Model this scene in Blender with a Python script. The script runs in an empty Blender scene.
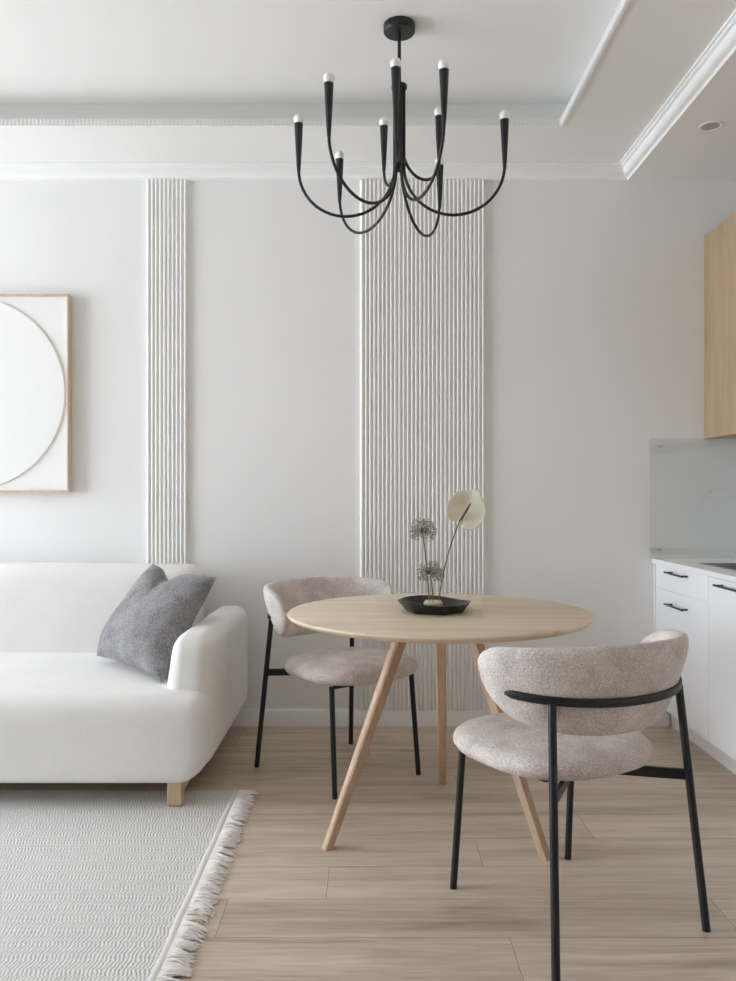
import bpy, math, random
from mathutils import Vector, Matrix
random.seed(7)
PI = math.pi
sc = bpy.context.scene
col = sc.collection
D = 4.112            # distance of the back wall
EYE = 1.156

# ------------------------------------------------------------------ materials
def lin(r, g, b):
    f = lambda c: (c / 255 / 12.92) if c / 255 <= .04045 else ((c / 255 + .055) / 1.055) ** 2.4
    return (f(r), f(g), f(b), 1)

def new_mat(name):
    m = bpy.data.materials.new(name); m.use_nodes = True
    nt = m.node_tree
    return m, nt, nt.nodes['Principled BSDF']

def nd(nt, typ, **kw):
    n = nt.nodes.new(typ)
    for k, v in kw.items():
        if k in n.inputs.keys() if isinstance(k, str) else False: n.inputs[k].default_value = v
        else: setattr(n, k, v)
    return n

def plain(name, c, rough=.6, metal=0, noise=0, nscale=30, bump=0, bscale=200, spec=.5, sheen=0):
    """a surface of one colour with a little procedural variation and grain"""
    m, nt, b = new_mat(name)
    b.inputs['Base Color'].default_value = c
    b.inputs['Roughness'].default_value = rough
    b.inputs['Metallic'].default_value = metal
    b.inputs['Specular IOR Level'].default_value = spec
    if sheen: b.inputs['Sheen Weight'].default_value = sheen
    tc = nd(nt, 'ShaderNodeTexCoord')
    if noise:
        n = nd(nt, 'ShaderNodeTexNoise'); n.inputs['Scale'].default_value = nscale; n.inputs['Detail'].default_value = 5
        nt.links.new(tc.outputs['Object'], n.inputs['Vector'])
        mx = nd(nt, 'ShaderNodeMix', data_type='RGBA')
        mx.inputs[6].default_value = tuple(x * (1 - noise) for x in c[:3]) + (1,)
        mx.inputs[7].default_value = tuple(min(1, x * (1 + noise)) for x in c[:3]) + (1,)
        nt.links.new(n.outputs['Fac'], mx.inputs[0]); nt.links.new(mx.outputs[2], b.inputs['Base Color'])
    if bump:
        n2 = nd(nt, 'ShaderNodeTexNoise'); n2.inputs['Scale'].default_value = bscale; n2.inputs['Detail'].default_value = 3
        nt.links.new(tc.outputs['Object'], n2.inputs['Vector'])
        bp = nd(nt, 'ShaderNodeBump'); bp.inputs['Strength'].default_value = bump; bp.inputs['Distance'].default_value = .004
        nt.links.new(n2.outputs['Fac'], bp.inputs['Height']); nt.links.new(bp.outputs['Normal'], b.inputs['Normal'])
    return m

def boucle(name, c1, c2, scale=260, bump=.7, blotch=12):
    """looped woollen upholstery: fine two-tone mottling and a nubbly bump"""
    m, nt, b = new_mat(name)
    tc = nd(nt, 'ShaderNodeTexCoord')
    n = nd(nt, 'ShaderNodeTexNoise'); n.inputs['Scale'].default_value = scale; n.inputs['Detail'].default_value = 4
    n.inputs['Roughness'].default_value = .7
    nb = nd(nt, 'ShaderNodeTexNoise'); nb.inputs['Scale'].default_value = blotch; nb.inputs['Detail'].default_value = 3
    v = nd(nt, 'ShaderNodeTexVoronoi'); v.inputs['Scale'].default_value = scale * .8
    for q in (n, nb, v): nt.links.new(tc.outputs['Object'], q.inputs['Vector'])
    ad = nd(nt, 'ShaderNodeMath', operation='MULTIPLY_ADD'); ad.inputs[1].default_value = .35
    nt.links.new(nb.outputs['Fac'], ad.inputs[0]); nt.links.new(n.outputs['Fac'], ad.inputs[2])
    cr = nd(nt, 'ShaderNodeValToRGB')
    cr.color_ramp.elements[0].position = .5; cr.color_ramp.elements[0].color = c1
    cr.color_ramp.elements[1].position = .85; cr.color_ramp.elements[1].color = c2
    nt.links.new(ad.outputs[0], cr.inputs['Fac']); nt.links.new(cr.outputs['Color'], b.inputs['Base Color'])
    bp = nd(nt, 'ShaderNodeBump'); bp.inputs['Strength'].default_value = bump; bp.inputs['Distance'].default_value = .003
    nt.links.new(v.outputs['Distance'], bp.inputs['Height']); nt.links.new(bp.outputs['Normal'], b.inputs['Normal'])
    b.inputs['Roughness'].default_value = .95; b.inputs['Specular IOR Level'].default_value = .1
    b.inputs['Sheen Weight'].default_value = .15
    return m

def wood(name, c1, c2, c3, axis=0, scale=9, rough=.5, attr=None, stretch=14, knots=False):
    """grain stretched along one axis; with attr each plank gets its own shift and tone"""
    m, nt, b = new_mat(name)
    tc = nd(nt, 'ShaderNodeTexCoord')
    mp = nd(nt, 'ShaderNodeMapping')
    s = [scale] * 3; s[axis] = scale / stretch
    mp.inputs['Scale'].default_value = s
    vec = tc.outputs['Object']
    if attr:
        at = nd(nt, 'ShaderNodeAttribute', attribute_name=attr)
        cm = nd(nt, 'ShaderNodeCombineXYZ')
        m1 = nd(nt, 'ShaderNodeMath', operation='MULTIPLY'); m1.inputs[1].default_value = 37
        m2 = nd(nt, 'ShaderNodeMath', operation='MULTIPLY'); m2.inputs[1].default_value = 91
        nt.links.new(at.outputs['Fac'], m1.inputs[0]); nt.links.new(at.outputs['Fac'], m2.inputs[0])
        nt.links.new(m1.outputs[0], cm.inputs[0]); nt.links.new(m2.outputs[0], cm.inputs[2])
        va = nd(nt, 'ShaderNodeVectorMath', operation='ADD')
        nt.links.new(vec, va.inputs[0]); nt.links.new(cm.outputs[0], va.inputs[1]); vec = va.outputs[0]
    nt.links.new(vec, mp.inputs['Vector'])
    n1 = nd(nt, 'ShaderNodeTexNoise'); n1.inputs['Scale'].default_value = 1; n1.inputs['Detail'].default_value = 6
    n1.inputs['Distortion'].default_value = .6; n1.inputs['Roughness'].default_value = .6
    n2 = nd(nt, 'ShaderNodeTexNoise'); n2.inputs['Scale'].default_value = 7; n2.inputs['Detail'].default_value = 4
    nt.links.new(mp.outputs[0], n1.inputs['Vector']); nt.links.new(mp.outputs[0], n2.inputs['Vector'])
    a1 = nd(nt, 'ShaderNodeMath', operation='MULTIPLY_ADD'); a1.inputs[1].default_value = .45
    nt.links.new(n2.outputs['Fac'], a1.inputs[0]); nt.links.new(n1.outputs['Fac'], a1.inputs[2])
    fac = a1.outputs[0]
    if attr:
        a2 = nd(nt, 'ShaderNodeMath', operation='MULTIPLY_ADD'); a2.inputs[1].default_value = .16
        nt.links.new(at.outputs['Fac'], a2.inputs[0]); nt.links.new(fac, a2.inputs[2]); fac = a2.outputs[0]
    cr = nd(nt, 'ShaderNodeValToRGB')
    e = cr.color_ramp.elements
    e[0].position = .45; e[0].color = c1
    e[1].position = 1.0; e[1].color = c3
    e.new(.72).color = c2
    nt.links.new(fac, cr.inputs['Fac'])
    out = cr.outputs['Color']
    if knots:
        mk = nd(nt, 'ShaderNodeMapping'); mk.inputs['Scale'].default_value = (1.6, 6.5, 1)
        nt.links.new(vec, mk.inputs['Vector'])
        nk = nd(nt, 'ShaderNodeTexNoise'); nk.inputs['Scale'].default_value = 1.4; nk.inputs['Detail'].default_value = 3
        nt.links.new(mk.outputs[0], nk.inputs['Vector'])
        ck = nd(nt, 'ShaderNodeValToRGB')
        ck.color_ramp.elements[0].position = .57; ck.color_ramp.elements[0].color = (1, 1, 1, 1)
        ck.color_ramp.elements[1].position = .78; ck.color_ramp.elements[1].color = (.70, .68, .66, 1)
        nt.links.new(nk.outputs['Fac'], ck.inputs['Fac'])
        mu = nd(nt, 'ShaderNodeMix', data_type='RGBA', blend_type='MULTIPLY'); mu.inputs[0].default_value = 1
        nt.links.new(out, mu.inputs[6]); nt.links.new(ck.outputs['Color'], mu.inputs[7]); out = mu.outputs[2]
    nt.links.new(out, b.inputs['Base Color'])
    bp = nd(nt, 'ShaderNodeBump'); bp.inputs['Strength'].default_value = .12; bp.inputs['Distance'].default_value = .002
    nt.links.new(fac, bp.inputs['Height']); nt.links.new(bp.outputs['Normal'], b.inputs['Normal'])
    b.inputs['Roughness'].default_value = rough
    return m

def weave(name, c1, c2):
    """flat-woven herringbone: ribs that zigzag along the rug"""
    m, nt, b = new_mat(name)
    tc = nd(nt, 'ShaderNodeTexCoord'); sx = nd(nt, 'ShaderNodeSeparateXYZ')
    nt.links.new(tc.outputs['Object'], sx.inputs[0])
    pp = nd(nt, 'ShaderNodeMath', operation='PINGPONG'); pp.inputs[1].default_value = .031
    nt.links.new(sx.outputs['Y'], pp.inputs[0])
    dv = nd(nt, 'ShaderNodeMath', operation='DIVIDE'); dv.inputs[1].default_value = .031
    flr = nd(nt, 'ShaderNodeMath', operation='FLOOR')
    wn = nd(nt, 'ShaderNodeTexWhiteNoise', noise_dimensions='1D')
    nt.links.new(sx.outputs['Y'], dv.inputs[0]); nt.links.new(dv.outputs[0], flr.inputs[0]); nt.links.new(flr.outputs[0], wn.inputs['W'])
    rof = nd(nt, 'ShaderNodeMath', operation='MULTIPLY_ADD'); rof.inputs[1].default_value = .012
    nt.links.new(wn.outputs['Value'], rof.inputs[0]); nt.links.new(sx.outputs['X'], rof.inputs[2])
    ad = nd(nt, 'ShaderNodeMath', operation='MULTIPLY_ADD'); ad.inputs[1].default_value = .20
    nt.links.new(pp.outputs[0], ad.inputs[0]); nt.links.new(rof.outputs[0], ad.inputs[2])
    nz = nd(nt, 'ShaderNodeTexNoise'); nz.inputs['Scale'].default_value = 60; nz.inputs['Detail'].default_value = 3
    nt.links.new(tc.outputs['Object'], nz.inputs['Vector'])
    wob = nd(nt, 'ShaderNodeMath', operation='MULTIPLY_ADD'); wob.inputs[1].default_value = .013
    nt.links.new(nz.outputs['Fac'], wob.inputs[0]); nt.links.new(ad.outputs[0], wob.inputs[2])
    fr = nd(nt, 'ShaderNodeMath', operation='MULTIPLY'); fr.inputs[1].default_value = 2 * PI / .0105
    nt.links.new(wob.outputs[0], fr.inputs[0])
    si = nd(nt, 'ShaderNodeMath', operation='SINE'); nt.links.new(fr.outputs[0], si.inputs[0])
    fx = nd(nt, 'ShaderNodeMath', operation='MULTIPLY'); fx.inputs[1].default_value = 2 * PI / .023
    nt.links.new(sx.outputs['Y'], fx.inputs[0])
    sxx = nd(nt, 'ShaderNodeMath', operation='SINE'); nt.links.new(fx.outputs[0], sxx.inputs[0])
    su = nd(nt, 'ShaderNodeMath', operation='MULTIPLY_ADD'); su.inputs[1].default_value = .15
    nt.links.new(sxx.outputs[0], su.inputs[0]); nt.links.new(si.outputs[0], su.inputs[2])
    mr = nd(nt, 'ShaderNodeMapRange'); mr.inputs[1].default_value = -1.2; mr.inputs[2].default_value = 1.2
    nt.links.new(su.outputs[0], mr.inputs[0])
    nb = nd(nt, 'ShaderNodeTexNoise'); nb.inputs['Scale'].default_value = 4; nt.links.new(tc.outputs['Object'], nb.inputs['Vector'])
    mx = nd(nt, 'ShaderNodeMix', data_type='RGBA'); mx.inputs[6].default_value = c1; mx.inputs[7].default_value = c2
    nt.links.new(mr.outputs[0], mx.inputs[0]); nt.links.new(mx.outputs[2], b.inputs['Base Color'])
    bp = nd(nt, 'ShaderNodeBump'); bp.inputs['Strength'].default_value = .4; bp.inputs['Distance'].default_value = .003
    nt.links.new(mr.outputs[0], bp.inputs['Height']); nt.links.new(bp.outputs['Normal'], b.inputs['Normal'])
    b.inputs['Roughness'].default_value = .95; b.inputs['Specular IOR Level'].default_value = .1
    return m

def glass_mat(name, tint):
    m, nt, b = new_mat(name)
    nt.nodes.remove(b)
    tr = nd(nt, 'ShaderNodeBsdfTransparent'); tr.inputs[0].default_value = tint
    gl = nd(nt, 'ShaderNodeBsdfGlossy'); gl.inputs['Roughness'].default_value = .02
    mx = nd(nt, 'ShaderNodeMixShader')
    mx.inputs[0].default_value = .05; nt.links.new(tr.outputs[0], mx.inputs[1]); nt.links.new(gl.outputs[0], mx.inputs[2])
    nt.links.new(mx.outputs[0], nt.nodes['Material Output'].inputs[0])
    return m

M = dict(
    wall=plain('wall_paint', lin(236, 235, 233), .9, noise=.012, nscale=3, bump=.05, bscale=400, spec=.2),
    ceiling=plain('ceiling_paint', lin(238, 238, 236), .92, noise=.01, nscale=2, spec=.2),
    trim=plain('trim_paint', lin(240, 240, 238), .6, noise=.008, nscale=4, spec=.3),
    flute=plain('fluted_panel_paint', lin(241, 240, 237), .7, noise=.008, nscale=6, spec=.3),
    floor=wood('oak_laminate', lin(152, 136, 118), lin(187, 170, 151), lin(212, 197, 179), 0, 16, .42, 'plank', 16, True),
    groove=plain('floor_groove', lin(96, 80, 66), .8, noise=.05),
    oak=wood('oak_table', lin(194, 172, 144), lin(217, 198, 172), lin(229, 213, 190), 0, 14, .42),
    oakleg=wood('oak_leg', lin(168, 138, 110), lin(190, 160, 132), lin(204, 178, 150), 2, 20, .5),
    paleoak=wood('pale_oak', lin(192, 166, 130), lin(210, 186, 150), lin(222, 200, 168), 2, 20, .5),
    oakcab=wood('oak_cabinet', lin(148, 124, 97), lin(167, 142, 114), lin(179, 156, 129), 2, 10, .5),
    artwood=wood('oak_frame', lin(188, 166, 140), lin(206, 186, 162), lin(216, 200, 178), 2, 30, .5),
    black=plain('black_powder_coat', lin(32, 32, 33), .42, noise=.1, nscale=60, spec=.4),
    bulb=plain('frosted_bulb', lin(246, 244, 240), .35, noise=.01, spec=.5),
    sofa=boucle('sofa_linen', lin(224, 222, 218), lin(238, 236, 233), 420, .18, 5),
    chair=boucle('chair_boucle', lin(168, 156, 148), lin(236, 228, 221), 250, .55, 14),
    pillow=boucle('pillow_wool', lin(96, 93, 94), lin(172, 169, 170), 210, .8, 14),
    rug=weave('rug_weave', lin(192, 190, 186), lin(228, 226, 223)),
    hem=plain('rug_hem', lin(218, 214, 208), .95, noise=.06, nscale=90, bump=.3, bscale=300, spec=.1),
    fringe=plain('rug_fringe', lin(242, 238, 233), .95, noise=.06, nscale=80, spec=.1),
    cab=plain('cabinet_lacquer', lin(242, 243, 244), .3, noise=.005, nscale=3, spec=.4),
    counter=plain('counter_top', lin(240, 240, 238), .3, noise=.02, nscale=40, spec=.4),
    steel=plain('brushed_steel', lin(190, 190, 188), .28, 1, noise=.03, nscale=60),
    handle=plain('dark_handle', lin(70, 72, 76), .35, .7, noise=.05),
    canvas=plain('art_paper', lin(240, 239, 236), .9, noise=.01, nscale=25, bump=.12, bscale=300, spec=.2),
    ceramic=plain('black_ceramic', lin(30, 31, 34), .28, noise=.12, nscale=50, spec=.5),
    brass=plain('pale_brass', lin(206, 196, 158), .45, .3, noise=.06),
    pins=plain('pale_pins', lin(240, 234, 210), .5, noise=.05),
    stem=plain('green_stem', lin(96, 102, 72), .6, noise=.15, nscale=30),
    floret=plain('allium_floret', lin(166, 154, 140), .8, noise=.35, nscale=120),
    pedicel=plain('allium_pedicel', lin(120, 128, 98), .8, noise=.15, nscale=60),
    spadix=plain('brown_spadix', lin(96, 66, 48), .7, noise=.2, nscale=200, bump=.4, bscale=500),
    glass=glass_mat('clear_glass', (.965, .975, .97, 1)),
    dark=plain('dark_recess', lin(70, 68, 66), .7, noise=.05),
    shelf=plain('window_frame_paint', lin(240, 240, 240), .4, noise=.005),
)
def spathe_mat():
    m, nt, b = new_mat('cream_spathe')
    tc = nd(nt, 'ShaderNodeTexCoord'); at = nd(nt, 'ShaderNodeAttribute', attribute_name='tip')
    n = nd(nt, 'ShaderNodeTexNoise'); n.inputs['Scale'].default_value = 35; nt.links.new(tc.outputs['Object'], n.inputs['Vector'])
    mx = nd(nt, 'ShaderNodeMix', data_type='RGBA'); mx.inputs[6].default_value = lin(212, 211, 188); mx.inputs[7].default_value = lin(236, 233, 218)
    nt.links.new(n.outputs['Fac'], mx.inputs[0])
    m2 = nd(nt, 'ShaderNodeMix', data_type='RGBA'); m2.inputs[7].default_value = lin(150, 72, 66)
    nt.links.new(at.outputs['Fac'], m2.inputs[0]); nt.links.new(mx.outputs[2], m2.inputs[6]); nt.links.new(m2.outputs[2], b.inputs['Base Color'])
    b.inputs['Roughness'].default_value = .35
    b.inputs['Subsurface Weight'].default_value = .15; b.inputs['Subsurface Scale'].default_value = .02
    return m
M['spathe'] = spathe_mat()

# ------------------------------------------------------------------ mesh building
class G:
    def __init__(s): s.v = []; s.f = []
    def add(s, vs, fs):
        o = len(s.v); s.v += [tuple(p) for p in vs]; s.f += [tuple(i + o for i in f) for f in fs]; return s
    def box(s, x0, x1, y0, y1, z0, z1):
        return s.add([(x0, y0, z0), (x1, y0, z0), (x1, y1, z0), (x0, y1, z0), (x0, y0, z1), (x1, y0, z1), (x1, y1, z1), (x0, y1, z1)],
                     [(0, 3, 2, 1), (4, 5, 6, 7), (0, 1, 5, 4), (1, 2, 6, 5), (2, 3, 7, 6), (3, 0, 4, 7)])
    def loft(s, rings, closed=True, caps=True):
        n = len(rings[0]); vs = [p for r in rings for p in r]; fs = []
        for i in range(len(rings) - 1):
            for j in range(n if closed else n - 1):
                k = (j + 1) % n
                fs.append((i * n + j, i * n + k, (i + 1) * n + k, (i + 1) * n + j))
        if caps and closed:
            fs.append(tuple(range(n - 1, -1, -1))); fs.append(tuple((len(rings) - 1) * n + j for j in range(n)))
        return s.add(vs, fs)
    def lathe(s, prof, c=(0, 0, 0), n=32, caps=True):
        rings = [[(c[0] + r * math.cos(2 * PI * j / n), c[1] + r * math.sin(2 * PI * j / n), c[2] + z) for j in range(n)] for r, z in prof]
        return s.loft(rings, True, caps)
    def tube(s, path, r, n=10, sx=1, sy=1, caps=True):
        """round (or flattened) bar along a path, radius r or list of radii"""
        P = [Vector(p) for p in path]
        T = []
        for i in range(len(P)):
            t = P[min(i + 1, len(P) - 1)] - P[max(i - 1, 0)]; T.append(t.normalized())
        up = Vector((0, 0, 1)) if abs(T[0].z) < .9 else Vector((0, 1, 0))
        a = T[0].cross(up).normalized(); rings = []
        for i, p in enumerate(P):
            a = (a - T[i] * a.dot(T[i])).normalized(); b = T[i].cross(a)
            rr = r[i] if isinstance(r, (list, tuple)) else r
            rings.append([p + a * (rr * sx * math.cos(2 * PI * j / n)) + b * (rr * sy * math.sin(2 * PI * j / n)) for j in range(n)])
        return s.loft(rings, True, caps)
    def sphere(s, c, r, n=16, m=10, sz=1):
        return s.lathe([(max(1e-4, r * math.sin(PI * i / m)), -r * sz * math.cos(PI * i / m)) for i in range(m + 1)], c, n)
    def rbox(s, x0, x1, y0, y1, z0, z1, r, n=14, warp=None):
        """upholstered block: box with fully rounded edges, finely divided"""
        c = Vector(((x0 + x1) / 2, (y0 + y1) / 2, (z0 + z1) / 2)); h = Vector(((x1 - x0) / 2, (y1 - y0) / 2, (z1 - z0) / 2))
        key = {}; vs = []; fs = []
        def coords(hh):
            q = []
            for i in range(7): q.append(-hh + r * (1 - math.cos(PI / 2 * i / 6)) * 1.0)
            k = max(2, n)
            inner = [(-hh + r) + (2 * hh - 2 * r) * i / k for i in range(1, k)]
            return q + inner + [-x for x in reversed(q)]
        cs = [coords(h[i]) for i in range(3)]
        def vert(p):
            q = Vector([max(-(h[i] - r), min(h[i] - r, p[i])) for i in range(3)])
            d = Vector(p) - q
            w = q + (d.normalized() * r if d.length > 1e-9 else d)
            w = c + w
            k = tuple(round(x, 5) for x in w)
            if k not in key:
                key[k] = len(vs); vs.append(tuple(warp(w)) if warp else tuple(w))
            return key[k]
        for ax in range(3):
            u, w = (ax + 1) % 3, (ax + 2) % 3
            for sgn in (-1, 1):
                for i in range(len(cs[u]) - 1):
                    for j in range(len(cs[w]) - 1):
                        quad = []
                        for a, b in ((i, j), (i + 1, j), (i + 1, j + 1), (i, j + 1)):
                            p = [0, 0, 0]; p[ax] = sgn * h[ax]; p[u] = cs[u][a]; p[w] = cs[w][b]; quad.append(vert(p))
                        if sgn < 0: quad.reverse()
                        quad2 = []
                        for q in quad:
                            if q not in quad2: quad2.append(q)
                        if len(quad2) > 2: fs.append(tuple(quad2))
        return s.add(vs, fs)

def obj(name, g, mat, parent=None, bevel=0, bseg=2, smooth=35, sub=0, loc=(0, 0, 0)):
    me = bpy.data.meshes.new(name); me.from_pydata(g.v, [], g.f); me.update()
    o = bpy.data.objects.new(name, me); col.objects.link(o)
    me.materials.append(M[mat] if isinstance(mat, str) else mat)
    if smooth:
        for p in me.polygons: p.use_smooth = True
        me.set_sharp_from_angle(angle=math.radians(smooth))
    if bevel:
        b = o.modifiers.new('edge', 'BEVEL'); b.width = bevel; b.segments = bseg; b.limit_method = 'ANGLE'; b.angle_limit = math.radians(40)
    if sub:
        q = o.modifiers.new('soft', 'SUBSURF'); q.levels = sub; q.render_levels = sub
    o.location = loc
    if parent: o.parent = parent
    return o

def empty(name, loc, rz=0):
    o = bpy.data.objects.new(name, None); col.objects.link(o); o.location = loc; o.rotation_euler = (0, 0, rz); o.empty_display_size = .1
    return o
def tag(o, label, cat, group=None):
    o['label'] = label; o['category'] = cat
    if group: o['group'] = group
    return o
def struct(name, g, mat, **kw):
    o = obj(name, g, mat, **kw); o['kind'] = 'structure'; return o
def copy_tree(o, parent=None):
    c = o.copy(); col.objects.link(c)
    if parent: c.parent = parent
    for ch in [x for x in bpy.data.objects if x.parent == o]: copy_tree(ch, c)
    return c

# ------------------------------------------------------------------ room shell
XL, XR, YF = -6.2, 2.035, -3.0        # left wall, right wall, wall behind the camera
Z1, Z2, ZK = 2.80, 2.945, 2.731       # soffit ring, raised ceiling, kitchen soffit
OX0, OX1, OY0, OY1 = -2.45, .869, -1.5, 3.652   # opening of the raised ceiling
SB = .10

# floor: laid planks, one mesh
g = G(); vals = []
PW, PL = .2053, 1.38
joint = {}
k0 = -24
fixed = {2: .37, 3: .95, 4: -.12, 5: .359, 1: -.5}
y = 2.1417 - 1 * PW
rows = []
kk = 0
for k in range(-25, 16):
    ya = 2.1417 + k * PW; yb = ya + PW
    if yb < YF or ya > D: continue
    off = {-1: .37, 0: .98, 1: -.12, 2: .359, 3: -.62}.get(k, random.uniform(0, PL))
    x = off - math.ceil((off - XL) / PL) * PL
    while x < XR:
        xa, xb = max(x, XL), min(x + PL, XR)
        if xb - xa > .01:
            e = .0006
            y0_, y1_ = max(ya, YF), min(yb, D)
            n0 = len(g.v)
            g.add([(xa + e, y0_ + e, 0), (xb - e, y0_ + e, 0), (xb - e, y1_ - e, 0), (xa + e, y1_ - e, 0)], [(0, 1, 2, 3)])
            vals.append(random.random())
        x += PL
nf = len(g.f)
g.add([(XL - .1, YF - .1, -.0015), (XR + .1, YF - .1, -.0015), (XR + .1, D + .1, -.0015), (XL - .1, D + .1, -.0015),
       (XL - .1, YF - .1, -.08), (XR + .1, YF - .1, -.08), (XR + .1, D + .1, -.08), (XL - .1, D + .1, -.08)],
      [(0, 1, 2, 3), (4, 7, 6, 5), (0, 4, 5, 1), (1, 5, 6, 2), (2, 6, 7, 3), (3, 7, 4, 0)])
fl = struct('floor', g, 'floor', smooth=0)
fl.data.materials.append(M['groove'])
for i, p in enumerate(fl.data.polygons): p.material_index = 0 if i < nf else 1
at = fl.data.attributes.new('plank', 'FLOAT', 'FACE')
for i in range(len(fl.data.polygons)): at.data[i].value = vals[i] if i < nf else 0

struct('wall_back', G().box(XL - .1, XR + .1, D, D + .1, -.05, Z2 + .1), 'wall', smooth=0)
struct('wall_right', G().box(XR, XR + .1, YF, D, 0, Z2 + .1), 'wall', smooth=0)

def wall_with_openings(name, axis, at_, a0, a1, zs, opens):
    """wall slab with rectangular window openings (a0,a1,z0,z1)"""
    g = G(); t = .12; top = Z2 + .1
    def put(u0, u1, z0, z1):
        if axis == 'x': g.box(at_ - t, at_, u0, u1, z0, z1)
        else: g.box(u0, u1, at_ - t, at_, z0, z1)
    u = a0
    for (p, q, z0, z1) in opens:
        put(u, p, 0, top); put(p, q, 0, z0); put(p, q, z1, top); u = q
    put(u, a1, 0, top)
    return struct(name, g, 'wall', smooth=0)
WL = [(.75, 4.05, .05, 2.73)]
wall_with_openings('wall_left', 'x', XL, YF, D, 0, WL)
WF = []
wf_ = wall_with_openings('wall_front', 'y', YF, XL, XR, 0, WF)
wf_.data.materials.clear(); wf_.data.materials.append(plain('low_bounce_wall', lin(70, 67, 64), .9, noise=.02, nscale=3))  # unseen wall, toned dark to cut light bounced back into the room
def window(name, axis, at_, a0, a1, z0, z1):
    g = G(); w = .05
    def put(u0, u1, c0, c1):
        if axis == 'x': g.box(at_ - .09, at_ - .03, u0, u1, c0, c1)
        else: g.box(u0, u1, at_ - .09, at_ - .03, c0, c1)
    put(a0, a0 + w, z0, z1); put(a1 - w, a1, z0, z1); put(a0 + w, a1 - w, z0, z0 + w); put(a0 + w, a1 - w, z1 - w, z1)
    m = (a0 + a1) / 2; put(m - .03, m + .03, z0 + w, z1 - w)
    struct(name, g, 'shelf', smooth=0)
window('window_1', 'x', XL, *WL[0])

# ceiling: soffit ring, recess with set-back risers, raised field, dropped kitchen soffit
g = G()
zt = Z2 + .1
g.box(XL, OX0, YF, D, Z1, Z1 + .025); g.box(OX1, 1.309, YF, D, Z1, Z1 + .025)
g.box(OX0, OX1, YF, OY0, Z1, Z1 + .025); g.box(OX0, OX1, OY1, D, Z1, Z1 + .025)
g.box(XL, OX0 - SB, YF, D, Z1 + .025, zt); g.box(OX1 + SB, 1.309, YF, D, Z1 + .025, zt)
g.box(OX0 - SB, OX1 + SB, YF, OY0 - SB, Z1 + .025, zt); g.box(OX0 - SB, OX1 + SB, OY1 + SB, D, Z1 + .025, zt)
g.box(OX0 - SB, OX1 + SB, OY0 - SB, OY1 + SB, Z2, zt)
g.box(1.309, XR, YF, D, ZK, zt)
struct('ceiling', g, 'ceiling', smooth=0)

# fluted strip round the recess edge
g = G()
def flutes(a0, a1, fixed_, axis, sgn, pitch=.0172):
    n = max(1, round((a1 - a0) / pitch)); p = (a1 - a0) / n
    for i in range(n):
        u0 = a0 + i * p + p * .22; u1 = a0 + i * p + p * .78
        if axis == 'y': g.box(u0, u1, min(fixed_, fixed_ + sgn * .007), max(fixed_, fixed_ + sgn * .007), Z1 - .006, Z1 + .024)
        else: g.box(min(fixed_, fixed_ + sgn * .007), max(fixed_, fixed_ + sgn * .007), u0, u1, Z1 - .006, Z1 + .024)
t = .012
g.box(OX0, OX1, OY1 - t, OY1, Z1 - .007, Z1 + .025); flutes(OX0 + t, OX1 - t, OY1 - t, 'y', -1)
g.box(OX1 - t, OX1, OY0, OY1 - t, Z1 - .007, Z1 + .025); flutes(OY0 + t, OY1 - t, OX1 - t, 'x', -.5)
g.box(OX0, OX0 + t, OY0, OY1 - t, Z1 - .007, Z1 + .025); flutes(OY0 + t, OY1 - t, OX0 + t, 'x', 1)
g.box(OX0 + t, OX1 - t, OY0, OY0 + t, Z1 - .007, Z1 + .025)
struct('trim_1', g, 'trim', smooth=0)

# crown moulding along the back wall, turning along the kitchen drop
prof = [(0, -.001), (.010, -.001), (.012, .003), (.012, .011), (.017, .014)]
prof += [(.017 + .026 * math.sin(a), .014 + .030 * (1 - math.cos(a))) for a in [PI / 2 * i / 6 for i in range(1, 7)]]
prof += [(.043, .049), (.052, .051), (.056, .055), (.056, .060), (.066, .061), (.066, .069), (0, .069)]
g = G()
rings = []
for px_, py_, ux, uy in ((XL, D, 0, -1), (1.309, D, -1, -1), (1.309, YF, -1, 0)):
    rings.append([(px_ + ux * u, py_ + uy * u, ZK + v) for u, v in prof])
g.loft(rings, True, True)
struct('trim_2', g, 'trim', smooth=30)

# fluted wall panels
def fluted(name, x0, x1, n, z0, z1):
    g = G(); p = (x1 - x0) / n; base = .008
    ring = [(x0, D)]
    for i in range(n):
        c = x0 + (i + .5) * p; h = p * .30
        ring.append((c - h, D - base))
        for a in range(9):
            th = PI * (a + .5) / 9
            ring.append((c - h * math.copysign(abs(math.cos(th)) ** .6, math.cos(th)), D - base - .0125 * math.sin(th) ** .5))
        ring.append((c + h, D - base))
    ring.append((x1, D))
    g.loft([[(x, y, z0) for x, y in ring], [(x, y, z1) for x, y in ring]], True, True)
    return struct(name, g, 'flute', smooth=50)
fluted('trim_3', -1.108, -.903, 10, .083, ZK)
fluted('trim_4', -.040, .586, 30, .083, ZK)
g = G(); bp = [(0, 0), (.016, 0), (.016, .070), (.013, .076), (.009, .083), (0, .083)]
g.loft([[(XL, D - u, v) for u, v in bp], [(1.505, D - u, v) for u, v in bp]], True, True)
struct('baseboard_back', g, 'trim', smooth=30)

# recessed downlight in the kitchen soffit
r_ = empty('downlight', (1.463, 3.500, ZK)); tag(r_, 'round recessed downlight in the lowered ceiling above the kitchen', 'downlight')
obj('trim_ring', G().lathe([(.036, .0), (.036, -.002), (.046, -.004), (.050, -.002), (.050, 0)], n=40, caps=False), 'trim', r_)
obj('lens', G().lathe([(.0005, -.0012), (.036, -.0012), (.036, -.0002), (.0005, -.0002)], n=40), plain('downlight_lens', lin(176, 172, 168), .5, noise=.02), r_)

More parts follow.
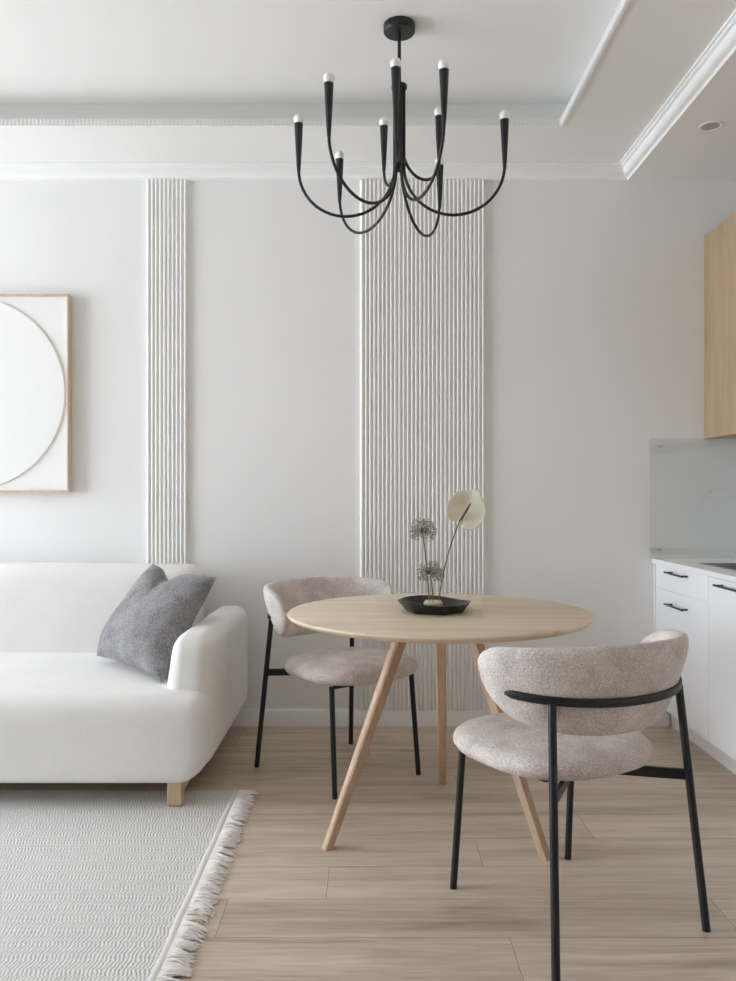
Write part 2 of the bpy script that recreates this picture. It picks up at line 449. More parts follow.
# ------------------------------------------------------------------ kitchen
CX = 1.434                                   # front plane of the base units
def handle(parent, x, y0, y1, z):
    g = G(); 
    g.tube([(x - .030, y0, z), (x - .030, y1, z)], .005, 8, 1, 1)
    for yy in (y0 + .02, y1 - .02): g.tube([(x + .001, yy, z), (x - .030, yy, z)], .0045, 8)
    return obj('handle', g, 'handle', parent, smooth=40)
TOPB = .816
def unit(name, y0, y1):
    r = empty(name, (CX, (y0 + y1) / 2, 0)); h = (y1 - y0) / 2; dpt = XR - CX - .003
    g = G(); t = .018
    lo, hi = (.60, TOPB) if name == 'drawer_cabinet' else (TOPB, .60)
    g.box(.02, dpt, -h, -h + t, .115, lo); g.box(.02, dpt, h - t, h, .115, hi)
    g.box(.02, dpt, -h + t, h - t, .115, .133); g.box(dpt - .01, dpt, -h + t, h - t, .133, TOPB)
    g.box(.02, .10, -h + t, h - t, TOPB - .018, TOPB)
    obj('carcass', g, 'cab', r, smooth=0)
    obj('toe_kick', G().box(.085, .103, -h, h, 0, .115), 'cab', r, smooth=0)
    return r, h
Y0, Y1 = 3.456, D - .002
ru, h = unit('drawer_cabinet', Y0, Y1); tag(ru, 'white kitchen drawer unit at the back wall, two dark bar handles', 'cabinet')
obj('filler_strip', G().box(-.004, .03, h - .022, h, .10, TOPB), 'cab', ru, smooth=0)
hx = h - .024
for z0, z1, zh in ((.7000, .8140, .790), (.4055, .6994, .640), (.118, .4049, None)):
    d = obj('drawer', G().box(0, .019, -h + .0015, hx, z0, z1), 'cab', ru, bevel=.001)
    if zh: handle(d, 0, 3.662 - (Y0 + Y1) / 2, 3.885 - (Y0 + Y1) / 2, zh)
ru2, h2 = unit('sink_cabinet', Y0 - .60, Y0); tag(ru2, 'white kitchen unit under the sink, next to the drawer unit', 'cabinet')
dd = obj('door', G().box(0, .019, -h2 + .0015, h2 - .0015, .118, .812), 'cab', ru2, bevel=.001)
handle(dd, 0, -.17, h2 - .125, .790)

# worktop with sink cut-out
SX0, SX1, SY0, SY1 = 1.535, 1.915, 3.30, 3.80
g = G(); WY0 = Y0 - .60
for b in ((1.424, SX0, WY0, D - .001), (SX1, XR - .001, WY0, D - .001), (SX0, SX1, WY0, SY0), (SX0, SX1, SY1, D - .001)):
    g.box(b[0], b[1], b[2], b[3], .8165, .8385)
tag(obj('worktop', g, 'counter', smooth=0), 'thin white worktop lying over the base units', 'worktop')
s = empty('kitchen_sink', (SX0, SY0, .8385)); tag(s, 'undermounted steel sink let into the white worktop', 'sink')
g = G(); a, b2 = SX1 - SX0, SY1 - SY0; e = .002
g.box(e, .006, e, b2 - e, -.19, -.012); g.box(a - .006, a - e, e, b2 - e, -.19, -.012)
g.box(.006, a - .006, e, .006, -.19, -.012); g.box(.006, a - .006, b2 - .006, b2 - e, -.19, -.012)
g.box(.006, a - .006, .006, b2 - .006, -.19, -.184)
obj('basin', g, 'steel', s, smooth=0)
g = G(); g.box(e, .010, e, b2 - e, -.012, .003); g.box(a - .010, a - e, e, b2 - e, -.012, .003); g.box(.010, a - .010, e, .010, -.012, .003); g.box(.010, a - .010, b2 - .010, b2 - e, -.012, .003)
obj('rim', g, 'steel', s, smooth=0)
obj('drain', G().lathe([(.001, -.184), (.04, -.184), (.04, -.181), (.001, -.180)], (a / 2, b2 / 2, 0), 24), 'steel', s)
fc = empty('kitchen_faucet', (1.965, 3.85, .8385)); tag(fc, 'tall steel gooseneck faucet behind the sink, mirrored in the glass', 'faucet')
obj('base', G().lathe([(.026, 0), (.026, .01), (.018, .016), (.017, .07), (.014, .075)], n=24), 'steel', fc)
path = [(0, 0, .07), (0, 0, .26)]
path += [(-.10 + .10 * math.cos(a), 0, .26 + .09 * math.sin(a)) for a in [PI * i / 16 for i in range(1, 17)]] + [(-.20, 0, .235)]
obj('spout', G().tube(path, .011, 12), 'steel', fc)
obj('lever', G().tube([(.0, -.016, .05), (.0, -.05, .065), (0, -.10, .09)], [.007, .006, .005], 8), 'steel', fc)

# glass splash guard with steel fixings
gp = empty('glass_splashback', (1.407, D, .8385)); tag(gp, 'clear glass splash panel screwed to the back wall above worktop', 'splashback')
obj('pane', G().box(0, .622, -.016, -.010, .0005, .603), 'glass', gp, smooth=0)
for px_, pz_ in ((.052, .56), (.047, .045), (.57, .56), (.57, .045)):
    def cyl(y0, y1, r): 
        gg = G(); gg.loft([[(px_ + r * math.cos(2 * PI * j / 16), yy, pz_ + r * .55 * math.sin(2 * PI * j / 16)) for j in range(16)] for yy in (y0, y1)]); return gg
    q = obj('fixing', cyl(-.0225, -.016, .011), 'steel', gp)
# wall cupboard; run lengthened out of view to cut bounce from the right
wc = empty('wall_cabinet', (1.685, D - .001, 1.439)); tag(wc, 'oak veneer wall cupboard hung high above the worktop', 'cabinet')
obj('carcass', G().box(.020, XR - 1.685 - .002, -3.01, 0, 0, 1.016), 'oakcab', wc, smooth=0)
for ya, yb in [(-.60 * (k + 1), -.60 * k - .0015) for k in range(5)]:
    obj('door', G().box(0, .019, ya, yb, -.002, 1.016), 'oakcab', wc, bevel=.001)

# ------------------------------------------------------------------ chandelier
ch = empty('chandelier', (.119, 3.1185, Z2)); tag(ch, 'black nine arm chandelier with upturned cups and frosted globe bulbs', 'chandelier')
obj('canopy', G().lathe([(.058, 0), (.060, -.003), (.060, -.028), (.057, -.032), (.012, -.033)], n=48), 'black', ch, smooth=40)
obj('rod', G().tube([(0, 0, -.03), (0, 0, -.56)], .0068, 12), 'black', ch)
zc = lambda z: z - Z2
obj('collar', G().lathe([(.029, zc(2.700)), (.030, zc(2.702)), (.030, zc(2.713)), (.028, zc(2.715))], n=28), 'black', ch)
obj('clamp', G().lathe([(.022, zc(2.405)), (.024, zc(2.407)), (.024, zc(2.425)), (.022, zc(2.427))], n=28), 'black', ch)
arms = [(-.254, -.291, 2.588, 2.218), (-.384, .017, 2.588, 2.218), (-.239, .350, 2.588, 2.218), (.135, -.379, 2.588, 2.218), (.398, -.016, 2.588, 2.218), (.190, .415, 2.588, 2.218),
        (-.0215, -.232, 2.671, 2.386), (-.054, .223, 2.671, 2.386), (.163, .136, 2.671, 2.386)]
for i, (ax, ay, zb, bz) in enumerate(arms):
    R = math.hypot(ax, ay); ux, uy = ax / R, ay / R
    rs = .018; rad = (R - rs) / 2; hv = rad * .98
    zt_ = zb - .013; zl = zt_ - .185
    pts = [(rs, 2.70), (rs, bz + hv + .03)]
    pts += [(rs + rad - rad * math.cos(t), bz + hv * (1 - math.sin(t))) for t in [PI * k / 28 for k in range(0, 29)]]
    pts += [(R, max(bz + hv + .01, zl + .004))]
    path = [(ux * u, uy * u, zc(z)) for u, z in pts]
    a = obj('arm', G().tube(path, .0058, 12), 'black', ch, smooth=60)
    c = obj('cup', G().lathe([(.0062, zc(zl)), (.0085, zc(zl + .03)), (.0125, zc(zl + .1)), (.0165, zc(zt_ - .004)), (.0168, zc(zt_)), (.0135, zc(zt_ + .0005)), (.002, zc(zt_ - .004))], (ax, ay, 0), 24), 'black', a, smooth=50)
    bb = obj('bulb', G().lathe([(.009, zc(zt_ - .003)), (.0105, zc(zb - .014)), (.017, zc(zb - .007)), (.0198, zc(zb + .003)), (.019, zc(zb + .010)), (.0145, zc(zb + .018)), (.008, zc(zb + .0222)), (.001, zc(zb + .0235))], (ax, ay, 0), 24), 'bulb', a, smooth=80)

# ------------------------------------------------------------------ wall art
ar = empty('wall_art', (-1.983, D, 1.170)); tag(ar, 'square white relief picture of a large circle in thin oak frame', 'picture')
W = .499; T = .05
g = G()
g.box(-W, -W + .010, -T, 0, 0, .982); g.box(W - .009, W, -T, 0, 0, .982); g.box(-W + .010, W - .009, -T, 0, 0, .009); g.box(-W + .010, W - .009, -T, 0, .973, .982)
obj('frame', g, 'artwood', ar, bevel=.0015, smooth=30)
obj('canvas', G().box(-W + .010, W - .010, -.036, -.004, .009, .973), 'canvas', ar, smooth=0)
def disc(r, y0, y1, edge):
    gg = G(); rings = []
    for rr, yy in ((r, y0), (r, y1 + edge), (r - edge * .6, y1 + edge * .3), (r - edge * 1.6, y1), (.002, y1)):
        rings.append([(rr * math.cos(2 * PI * j / 128), yy, .491 + rr * math.sin(2 * PI * j / 128)) for j in range(128)])
    gg.loft(rings); return gg
obj('relief_disc', disc(.4805, -.036, -.044, .003), 'canvas', ar, smooth=0)

# ------------------------------------------------------------------ rug
rg = empty('rug', (-1.55, 2.2, 0)); tag(rg, 'pale flat woven rug with fringed edge under the sofa', 'rug')
RX0, RX1, RY0, RY1 = -1.65, -.553 + 1.55 + .045, 1.05 - 2.2, 3.185 - 2.2
RX1 = -.500 + 1.55
g = G(); nx, ny = 40, 60
def rz(u, v): return .009
vs = []; fs = []
for j in range(ny + 1):
    for i in range(nx + 1):
        x = RX0 + (RX1 - RX0) * i / nx; y = RY0 + (RY1 - RY0) * j / ny
        if i == nx: x += .0015 * math.sin(j * .7)
        vs.append((x, y, .009 + .0015 * math.sin(3 * x + 2 * y)))
for j in range(ny):
    for i in range(nx):
        a = j * (nx + 1) + i; fs.append((a, a + 1, a + nx + 2, a + nx + 1))
g.add(vs, fs)
ringi = [i for i in range(nx + 1)] + [(j) * (nx + 1) + nx for j in range(1, ny + 1)] + [ny * (nx + 1) + i for i in range(nx - 1, -1, -1)] + [j * (nx + 1) for j in range(ny - 1, 0, -1)]
n0 = len(g.v); low = [(g.v[i][0], g.v[i][1], .0005) for i in ringi]
g.v += low
for q in range(len(ringi)):
    w = (q + 1) % len(ringi); g.f.append((ringi[q], n0 + q, n0 + w, ringi[w]))
obj('woven_field', g, 'rug', rg, smooth=60)
g = G()
g.tube([(RX1 - .010 + .0015 * math.sin(j * .7), RY0 + (RY1 - RY0) * j / 60, .0085) for j in range(61)], .006, 8, 1.9, .55)
obj('hem', g, 'hem', rg, smooth=60)
g = G(); rr = random.Random(3)
y = RY0
while y < RY1 - .004:
    L = rr.uniform(.055, .078); sw = rr.uniform(-.022, .022); 
    bundle = rr.randint(3, 5)
    for q in range(bundle):
        s0 = rr.uniform(-.004, .004); s1 = sw + rr.uniform(-.010, .010); l2 = L * rr.uniform(.85, 1.05); hgt = rr.uniform(.003, .010)
        p = []
        for k in range(5):
            t = k / 4
            p.append((RX1 + l2 * t, y + s0 + s1 * t * t + .003 * math.sin(t * 5 + q), max(.0022, .008 * (1 - t) + hgt * math.sin(t * PI) + .0022)))
        g.tube(p, [.0022, .0021, .0019, .0017, .0010], 5)
    y += .0085
fo = obj('fringe', g, 'fringe', rg, smooth=60); fo['kind'] = 'stuff'

# ------------------------------------------------------------------ sofa
so = empty('sofa', (-1.894, 3.5, 0)); tag(so, 'off white upholstered sofa on oak legs against the wall', 'sofa')
ox, oy = -1.894, 3.5
SXR = -.588 - ox; SXL = -SXR
def soft(amp, s=3.0, ph=0):
    def w(p):
        return Vector((p.x, p.y + amp * math.sin(s * p.x + ph) * .5, p.z + amp * math.sin(s * 1.3 * p.x + 2.1 * p.y + ph)))
    return w
zB, zS = .106, .441
def seat_warp(p):
    q = Vector(p)
    t = (q.z - zB) / (zS - zB)
    # underside tucks in a little; the top crowns softly
    k = max(0, 1 - t / .35); 
    q.x *= 1 - .016 * k * k
    tb_ = max(0, 1 - t / .22)
    q.x -= math.copysign(.040, q.x) * tb_ * tb_ * max(0, (abs(q.x) - SXR + .26) / .26) if abs(q.x) > SXR - .26 else 0
    q.z = max(q.z, zB)
    if t > .3: q.z -= .023 * max(0, min(1, (.25 - q.y) / .70)) * min(1, (t - .3) / .4)
    if t > .8: q.z += .006 * math.cos(q.x * 1.1) * (1 - ((q.y) / .6) ** 2)
    return q
obj('seat', G().rbox(SXL + .004, SXR - .004, 2.982 - oy, 3.95 - oy, zB - .045, zS, .070, 14, seat_warp), 'sofa', so, smooth=80)
def arm_warp(side):
    def w(p):
        q = Vector(p)
        t = max(0, (q.z - .35) / .27)
        c = SXR - .09
        inner = (c - q.x * side) / .09          # 1 at the inner face
        q.x += side * .030 * t * max(0, inner) 
        if q.y < -.30: q.y += .025 * t * t
        k = max(0, 1 - (q.z - zB) / .12); q.x -= side * .012 * k * k * (1 if inner < 0 else 0)
        q.z -= .012 * max(0, (q.y + .1)) * (1 if q.z > .5 else 0)
        return q
    return w
obj('armrest', G().rbox(SXR - .192, SXR, 3.088 - oy, 4.07 - oy, zB + .004, .622, .066, 12, arm_warp(1)), 'sofa', so, smooth=80)
obj('armrest', G().rbox(SXL, SXL + .192, 3.088 - oy, 4.07 - oy, zB + .004, .622, .066, 12, arm_warp(-1)), 'sofa', so, smooth=80)
def back_warp(p):
    q = Vector(p); t = (q.z - .40) / .43
    front = max(0, min(1, (.57 - q.y) / .3))
    q.y += .085 * t * front - .012 * math.sin(PI * max(0, min(1, t))) * front
    q.z += .004 * math.sin(5 * q.x)
    return q
obj('backrest', G().rbox(SXL + .185, SXR - .215, 3.705 - oy, 4.085 - oy, .30, .822, .075, 12, back_warp), 'sofa', so, smooth=80)
g = lambda s: G().box(*(sorted((s * (SXR - .101), s * (SXR - .153)))), 3.02 - oy, 3.075 - oy, .0105, zB + .012)
for s in (1, -1):
    obj('leg', G().box(*(sorted((s * (SXR - .101), s * (SXR - .153)))), 3.022 - oy, 3.077 - oy, .0105, zB + .012), 'paleoak', so, bevel=.002)
    obj('leg', G().box(*(sorted((s * (SXR - .101), s * (SXR - .153)))), 3.90 - oy, 3.955 - oy, .0, zB + .012), 'paleoak', so, bevel=.002)
    obj('side_rail', G().box(*(sorted((s * (SXR - .101), s * (SXR - .135)))), 3.077 - oy, 3.90 - oy, .052, zB + .012), 'paleoak', so, bevel=.002)

# pillow leaning in the sofa corner
Lc, Bc, Tc, Rc = Vector((-1.162, 3.51, .468)), Vector((-.797, 3.17, .431)), Vector((-.990, 3.765, .840)), Vector((-.637, 3.46, .808))
def pillow():
    n = 60; nrm = (Bc - Lc).cross(Tc - Lc).normalized()      # towards the room
    if nrm.y > 0: nrm = -nrm
    g = G(); top = []; bot = []
    cen = (Lc + Bc + Tc + Rc) / 4
    for j in range(n + 1):
        for i in range(n + 1):
            u, v = i / n, j / n
            a, b = 2 * u - 1, 2 * v - 1
            # sides draw in between the corners
            uu = u + .030 * a * -(1 - b * b); vv = v + .030 * b * -(1 - a * a)
            p = Lc * (1 - uu) * (1 - vv) + Bc * uu * (1 - vv) + Tc * (1 - uu) * vv + Rc * uu * vv
            th = .102 * ((1 - a ** 4) * (1 - b ** 4)) ** .62 * (1 - .25 * b)
            # pinch in the upper edge, off to the left
            chop = math.exp(-((u - .40 - .25 * (1 - v)) / .14) ** 2) * max(0, (v - .55) / .45) ** 1.3
            p = p + (Lc - Tc) * (.105 * chop)
            crs = .012 * math.exp(-((u - .33 - .42 * (1 - v)) / .022) ** 2) * max(0, min(1, (v - .62) / .2)) * (1 - abs(b) ** 4)
            ridge = -crs + .016 * math.exp(-((u - .50) / .10) ** 2) * max(0, (v - .6) / .4) * (1 - abs(b)) 
            wr = .0035 * math.sin(9 * u + 5 * v) * (1 - a * a) * (1 - b * b)
            top.append(p + nrm * (th * (1 - .60 * chop) + ridge + wr)); bot.append(p - nrm * (th * .55 * (1 - .3 * chop)))
    N = n + 1
    def q(k): return [(j * N + i, j * N + i + 1, (j + 1) * N + i + 1, (j + 1) * N + i) for j in range(n) for i in range(n)]
    g.add(top, q(0)); 
    o2 = len(g.v); g.v += [tuple(p) for p in bot]
    g.f += [tuple(reversed([x + o2 for x in f])) for f in q(0)]
    rim = [i for i in range(N)] + [j * N + n for j in range(1, N)] + [n * N + i for i in range(n - 1, -1, -1)] + [j * N for j in range(n - 1, 0, -1)]
    for k in range(len(rim)):
        w = (k + 1) % len(rim); g.f.append((rim[k], o2 + rim[k], o2 + rim[w], rim[w]))
    c0 = Vector((-.90, 3.45, .45)); g.v = [tuple(Vector(p) - c0) for p in g.v]
    return g, c0
g, c0 = pillow()
tag(obj('throw_pillow', g, 'pillow', loc=c0, smooth=80), 'dark grey woollen throw pillow propped in the sofa corner', 'pillow')

# ------------------------------------------------------------------ dining table
TX, TY = .247, 2.866
tb = empty('dining_table', (TX, TY, 0)); tag(tb, 'round light oak dining table on three splayed legs', 'table')
obj('tabletop', G().lathe([(.002, .726), (.496, .726), (.514, .732), (.526, .741), (.5275, .745), (.525, .749), (.522, .750), (.002, .750)], n=128), 'oak', tb, smooth=30)
for fx, fy in ((-.380, -.185), (.052, .421), (.317, -.261)):
    f_ = Vector((fx, fy, 0)); t_ = Vector((fx * .30, fy * .30, .727))
    rad = f_.normalized(); tan = Vector((-rad.y, rad.x, 0))
    rings = []
    for p, w in ((f_, .0150), (f_.lerp(t_, .5), .0185), (t_, .021)):
        c = .30 * w
        sq = [(w, -w + c), (w, w - c), (w - c, w), (-w + c, w), (-w, w - c), (-w, -w + c), (-w + c, -w), (w - c, -w)]
        rings.append([p + rad * a * 1.05 + tan * b for a, b in sq])
    obj('leg', G().loft(rings), 'oakleg', tb, smooth=25)

# ------------------------------------------------------------------ chairs
def sup(th, a, b, n):
    c, s = math.cos(th), math.sin(th)
    return a * math.copysign(abs(c) ** (2 / n), c), b * math.copysign(abs(s) ** (2 / n), s)
def make_chair(name, loc, yaw):
    r = empty(name, loc, yaw)
    # seat pad: domed superellipse cushion
    N = 64; rings = []
    prof = [(.02, .4165), (.55, .416), (.80, .418), (.91, .4235), (.965, .431), (.995, .443), (1.0, .452), (.985, .464), (.94, .475), (.86, .483), (.70, .490), (.45, .494), (.02, .495)]
    for s, z in prof:
        ring = []
        for j in range(N):
            x, y = sup(2 * PI * j / N, .263, .257, 2.5)
            x *= 1 + .04 * (y / .258)
            ring.append((x * s, .062 + y * s, z))
        rings.append(ring)
    obj('seat', G().loft(rings), 'chair', r, smooth=80)
    # wrap-around back pad
    NT = 56; rings = []; thm = math.radians(95)
    K = 20
    for i in range(NT + 1):
        t = -1 + 2 * i / NT
        th = t * thm
        s_, c_ = math.sin(th), math.cos(th)
        def plan(sc_, a0=.266, b0=.230):
            n = 2.14
            x = a0 * sc_ * math.copysign(abs(s_) ** (2 / n), s_); y = -b0 * sc_ * math.copysign(abs(c_) ** (2 / n), c_)
            return Vector((x, y, 0))
        e = abs(t)
        endf = max(0, 1 - max(0, (e - .72) / .28) ** 2.6) ** .5 if e < 1 else 0
        ztop = .789 - .034 * e ** 2; zbot = .545 + .045 * e ** 2.2
        zc_ = (ztop + zbot) / 2 + .012 * e ** 3; hh = (ztop - zbot) / 2 * (.10 + .90 * endf)
        tk = .030 * (.22 + .78 * endf)
        ring = []
        for k in range(K):
            a = 2 * PI * k / K
            ca, sa = math.cos(a), math.sin(a)
            dz = hh * math.copysign(abs(sa) ** .75, sa); off = tk * math.copysign(abs(ca) ** .75, ca)
            z = zc_ + dz
            lean = 1 + 1.25 * (z - .655)           # flares outward towards the top
            base = plan(lean)
            nrm = plan(1); nrm.normalize()
            p = base + nrm * off; p.z = z; p.y -= .014
            ring.append(p)
        rings.append(ring)
    obj('backrest', G().loft(rings), 'chair', r, smooth=80)
    # flat steel band round the back
    pts = []; rad = []
    for i in range(41):
        t = -1 + 2 * i / 40; th = t * math.radians(70)
        n = 2.14; s_, c_ = math.sin(th), math.cos(th)
        k = 1.0
        x = .3030 * math.copysign(abs(s_) ** (2 / n), s_); y = -.2770 * math.copysign(abs(c_) ** (2 / n), c_)
        pts.append(Vector((x, y, .645 + .07 * (y + .277)))); rad.append(1 if abs(t) < .9 else .35 + .65 * math.sqrt(max(0, 1 - ((abs(t) - .9) / .1) ** 2)))
    rings = []
    for i, p in enumerate(pts):
        tg = (pts[min(i + 1, 40)] - pts[max(i - 1, 0)]).normalized(); nr = Vector((tg.y, -tg.x, 0))
        ring = []
        for k in range(12):
            a = 2 * PI * k / 12; ca, sa = math.cos(a), math.sin(a)
            ring.append(p + nr * (.0060 * math.copysign(abs(ca) ** .6, ca)) + Vector((0, 0, .0112 * rad[i] * math.copysign(abs(sa) ** .6, sa))))
        rings.append(ring)
    obj('back_band', G().loft(rings), 'black', r, smooth=50)
    for s in (-1, 1):
        obj('leg', G().tube([(s * .216, .246, 0), (s * .206, .212, .418)], [.0105, .0105], 14), 'black', r, smooth=50)
        obj('leg', G().tube([(s * .254, -.2575, 0), (s * .2260, -.2135, .48), (s * .2165, -.1985, .643)], [.0108, .0108, .0108], 14), 'black', r, smooth=50)
        a = Vector((s * .2265, -.2125, .406)); b = Vector((s * .06, -.078, .408)); 
        d_ = (b - a).normalized(); n_ = Vector((-d_.y, d_.x, 0)); w = .006; hgt = .0140
        ring = lambda p: [p + n_ * w + Vector((0, 0, -hgt)), p - n_ * w + Vector((0, 0, -hgt)), p - n_ * w + Vector((0, 0, hgt)), p + n_ * w + Vector((0, 0, hgt))]
        obj('side_bracket', G().loft([ring(a), ring(b)]), 'black', r, bevel=.0015, smooth=30)
    g = G(); g.box(-.16, .16, -.10, -.07, .409, .4175); g.box(-.21, .21, .200, .225, .409, .4175); g.box(-.02, .02, -.07, .200, .409, .4175)
    obj('seat_frame', g, 'black', r, bevel=.002, smooth=30)
    return r
c1 = make_chair('dining_chair', (.555, 2.290, 0), .472)
tag(c1, 'boucle dining chair seen from behind, standing next to the kitchen units', 'chair', 'dining chairs at the round table')
c2 = copy_tree(c1); c2.location = (-.114, 3.449, 0); c2.rotation_euler = (0, 0, -2.458)
tag(c2, 'boucle dining chair between the sofa and the far side of the table', 'chair', 'dining chairs at the round table')

# ------------------------------------------------------------------ ikebana on the table
BX, BY, BZ = .231, 2.862, .750
g = G(); n = 60; rings = []
def hexr(th, rot, r):
    s6 = 2 * PI / 6; a = ((th - rot) % s6) - s6 / 2
    return r * math.cos(s6 / 2) / math.cos(a)
def ring(fr, fz): return [(fr(2 * PI * j / n) * math.cos(2 * PI * j / n), fr(2 * PI * j / n) * math.sin(2 * PI * j / n), fz(2 * PI * j / n)) for j in range(n)]
rimz = lambda th: .037 - .004 * math.cos(th) + .003 * math.cos(3 * th + 1)
rimr = lambda th: .6 * .1315 + .4 * hexr(th, .25, .139)
rings = [ring(lambda th: .004, lambda th: .0), ring(lambda th: hexr(th, .8, .101), lambda th: 0),
         ring(lambda th: hexr(th, .8, .104), lambda th: .003),
         ring(rimr, rimz), ring(lambda th: rimr(th) - .004, lambda th: rimz(th) + .001),
         ring(lambda th: .092, lambda th: .010), ring(lambda th: .07, lambda th: .007), ring(lambda th: .004, lambda th: .007)]
g.loft(rings)
tag(obj('bowl', g, 'ceramic', loc=(BX, BY, BZ), smooth=22), 'shallow black ceramic bowl in the middle of the dining table', 'bowl')
kz = empty('flower_frog', (BX - .004, BY - .002, BZ + .007)); tag(kz, 'small round pale brass flower frog inside the black bowl', 'flower frog')
obj('base', G().lathe([(.001, 0), (.030, 0), (.032, .002), (.0335, .024), (.031, .026), (.001, .026)], n=36), 'brass', kz, smooth=30)
g = G()
for i in range(90):
    rr_ = .028 * math.sqrt((i + .5) / 90); a = i * 2.39996
    g.tube([(rr_ * math.cos(a), rr_ * math.sin(a), .0255), (rr_ * math.cos(a), rr_ * math.sin(a), .033)], [.0010, .0005], 5)
pn = obj('pins', g, 'pins', kz, smooth=0)
KX, KY, KZ = BX - .004, BY - .002, BZ + .034

def allium(label, base, mid, head, R, seed):
    o = Vector(base); r = empty('allium_flower', base); tag(r, label, 'flower', 'dried alliums')
    p = []
    for k in range(13):
        t = k / 12
        p.append(((Vector(base) * (1 - t) ** 2 + Vector(mid) * 2 * t * (1 - t) + Vector(head) * t * t) - o))
    obj('stem', G().tube(p, .0024, 8), 'stem', r, smooth=60)
    rn = random.Random(seed); hc = Vector(head) - o
    gp, gf = G(), G(); n = 125
    for i in range(n):
        z = 1 - 1.62 * (i + .5) / n; a = i * 2.39996 + rn.uniform(-.2, .2); q = math.sqrt(max(0, 1 - z * z))
        d = Vector((q * math.cos(a), q * math.sin(a), z)); L = R * rn.uniform(.70, 1.02)
        tip = hc + d * L + Vector((0, 0, -.004 * rn.random()))
        gp.tube([hc, hc + d * L * .5 + Vector((0, 0, .002)), tip], [.0006, .0005, .0005], 4)
        # six pointed star floret
        e1 = d.orthogonal().normalized(); e2 = d.cross(e1)
        w = rn.uniform(.0042, .0066)
        vs = [tip - d * .003, tip + d * .0018]
        for k in range(12):
            th = 2 * PI * k / 12; rr = w * (1 if k % 2 == 0 else .42)
            vs.append(tip + e1 * rr * math.cos(th) + e2 * rr * math.sin(th) + d * (.0015 if k % 2 == 0 else 0))
        fs = []
        for k in range(12):
            u, v = 2 + k, 2 + (k + 1) % 12; fs += [(1, u, v), (0, v, u)]
        gf.add(vs, fs)
    h = obj('flower_head', gf, 'floret', r, smooth=0)
    obj('pedicels', gp, 'pedicel', h, smooth=60)
    return r
allium('taller dried allium with a round seed head, left in the bowl', (KX - .012, KY + .004, KZ - .004), (.205, KY + .02, .93), (.191, KY + .01, 1.028), .050, 5)
allium('shorter dried allium with a round seed head, in the bowl centre', (KX - .001, KY - .012, KZ - .004), (KX - .002, KY - .02, .83), (.2155, KY - .022, .886), .048, 9)

an = empty('anthurium_flower', (KX + .02, KY + .004, KZ - .004)); tag(an, 'single cream anthurium bloom on a long stem leaning right', 'flower')
ab = Vector((KX + .02, KY + .004, KZ - .004)); hb = Vector((.3195, 2.862, 1.062)) - ab
p = []
for k in range(13):
    t = k / 12; m_ = Vector((.016, .0, .15))
    p.append(m_ * 2 * t * (1 - t) + (hb + Vector((.003, -.002, .010))) * t * t)
obj('stem', G().tube(p, .0023, 8), 'stem', an, smooth=60)
# heart-shaped spathe: axis up-right, face turned to the room
axd = Vector((.48, -.10, .87)).normalized(); fn = Vector((-.10, -.93, -.05)); fn = (fn - axd * fn.dot(axd)).normalized(); sd = axd.cross(fn).normalized()
NS, NR = 64, 12; vs = []; tips = []
def heart(th):
    # th = 0 points to the tip; lobes fold back past the base
    c, s = math.cos(th), math.sin(th)
    r = .066 * (1 - .08 * math.cos(2 * th)) * (1 - .36 * math.exp(-((abs(th) - PI) / .42) ** 2))
    y = r * c; x = r * s * .98
    if c > 0: y += .016 * max(0, 1 - abs(th) / .5)
    return x, y
for k in range(NR + 1):
    q = max(.01, k / NR)
    for j in range(NS):
        th = -PI + 2 * PI * (j + .5) / NS
        x, y = heart(th); x *= q; y *= q
        cup = .016 * (x / .07) ** 2 + .010 * (y / .08) ** 2 + .004 * math.sin(3 * th) * q
        yy = (y + .041) * 1.12
        vs.append(hb + axd * yy + sd * x + fn * (cup - .004))
        tips.append(max(0, min(1, (yy - .124) / .012)))
fs = [(k * NS + j, k * NS + (j + 1) % NS, (k + 1) * NS + (j + 1) % NS, (k + 1) * NS + j) for k in range(NR) for j in range(NS)]
fs.append(tuple(range(NS)))
g = G().add(vs, fs)
sp = obj('spathe', g, 'spathe', an, smooth=80)
a_ = sp.data.attributes.new('tip', 'FLOAT', 'POINT')
for i, v_ in enumerate(tips): a_.data[i].value = v_
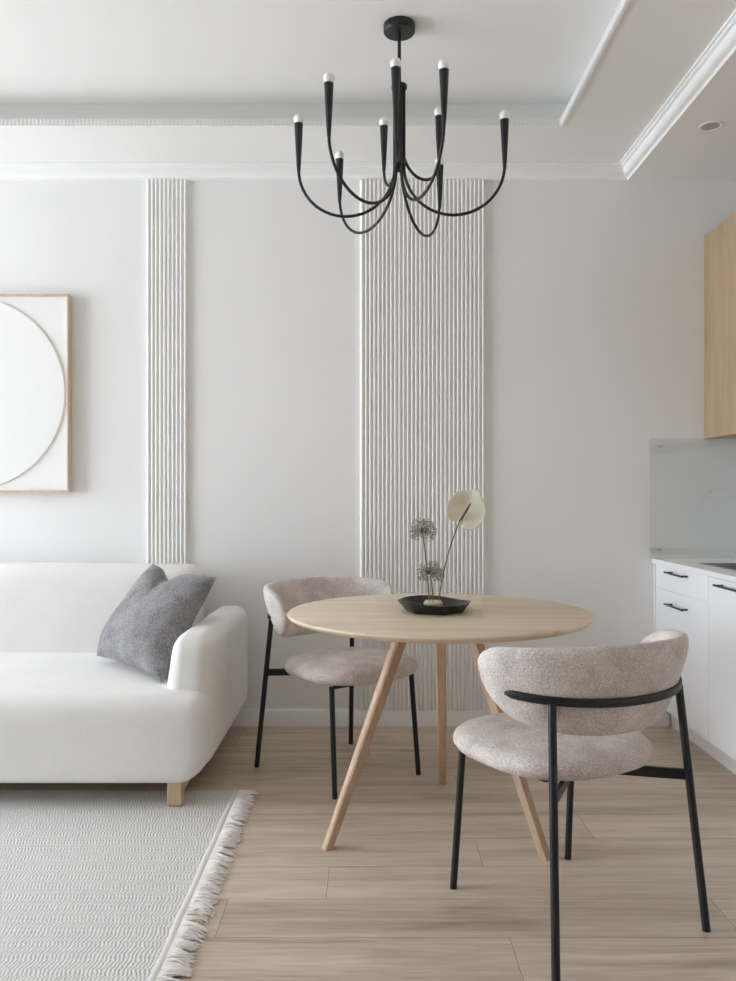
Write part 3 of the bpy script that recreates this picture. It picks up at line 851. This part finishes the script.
sm = sp.modifiers.new('thickness', 'SOLIDIFY'); sm.thickness = .0015
s0 = hb + axd * .008 + fn * .004; s1 = hb + axd * .080 + fn * .030
obj('spadix', G().tube([s0.lerp(s1, t) for t in (0, .15, .5, .85, 1)], [.0036, .0044, .0040, .0034, .0012], 10), 'spadix', an, smooth=60)

# ------------------------------------------------------------------ light and camera
w = bpy.data.worlds.new('sky'); sc.world = w; w.use_nodes = True
bg = w.node_tree.nodes['Background']; bg.inputs[0].default_value = (.905, 1.0, 1.135, 1); bg.inputs[1].default_value = 1.0
def portal(loc, rot, sx, sy):
    l = bpy.data.lights.new('window_daylight', 'AREA'); l.shape = 'RECTANGLE'; l.size = sx; l.size_y = sy; l.cycles.is_portal = True
    o = bpy.data.objects.new('window_daylight', l); col.objects.link(o); o.location = loc; o.rotation_euler = rot
for (p, q, z0, z1) in WL:
    portal((XL - .10, (p + q) / 2, (z0 + z1) / 2), (0, -PI / 2, 0), z1 - z0, q - p)
for (p, q, z0, z1) in WF:
    portal(((p + q) / 2, YF - .10, (z0 + z1) / 2), (PI / 2, 0, 0), q - p, z1 - z0)
sc.cycles.max_bounces = 14; sc.cycles.diffuse_bounces = 10; sc.cycles.transparent_max_bounces = 12
sc.cycles.caustics_reflective = False; sc.cycles.caustics_refractive = False
sc.cycles.use_denoising = True; sc.cycles.denoising_input_passes = 'RGB_ALBEDO_NORMAL'; sc.cycles.denoising_prefilter = 'ACCURATE'; sc.cycles.use_adaptive_sampling = False

cd = bpy.data.cameras.new('camera'); cam = bpy.data.objects.new('camera', cd); col.objects.link(cam)
cam.location = (0, 0, EYE); cam.rotation_euler = (PI / 2, 0, 0)
cd.sensor_fit = 'VERTICAL'; cd.sensor_height = 24; cd.lens = 24 * 820 / 981; cd.shift_y = 4.5 / 981
cd.clip_start = .05
sc.camera = cam
vs_ = sc.view_settings
vs_.view_transform = 'Standard'; vs_.look = 'None'; vs_.gamma = 1; vs_.use_curve_mapping = False
vs_.exposure = 3.74
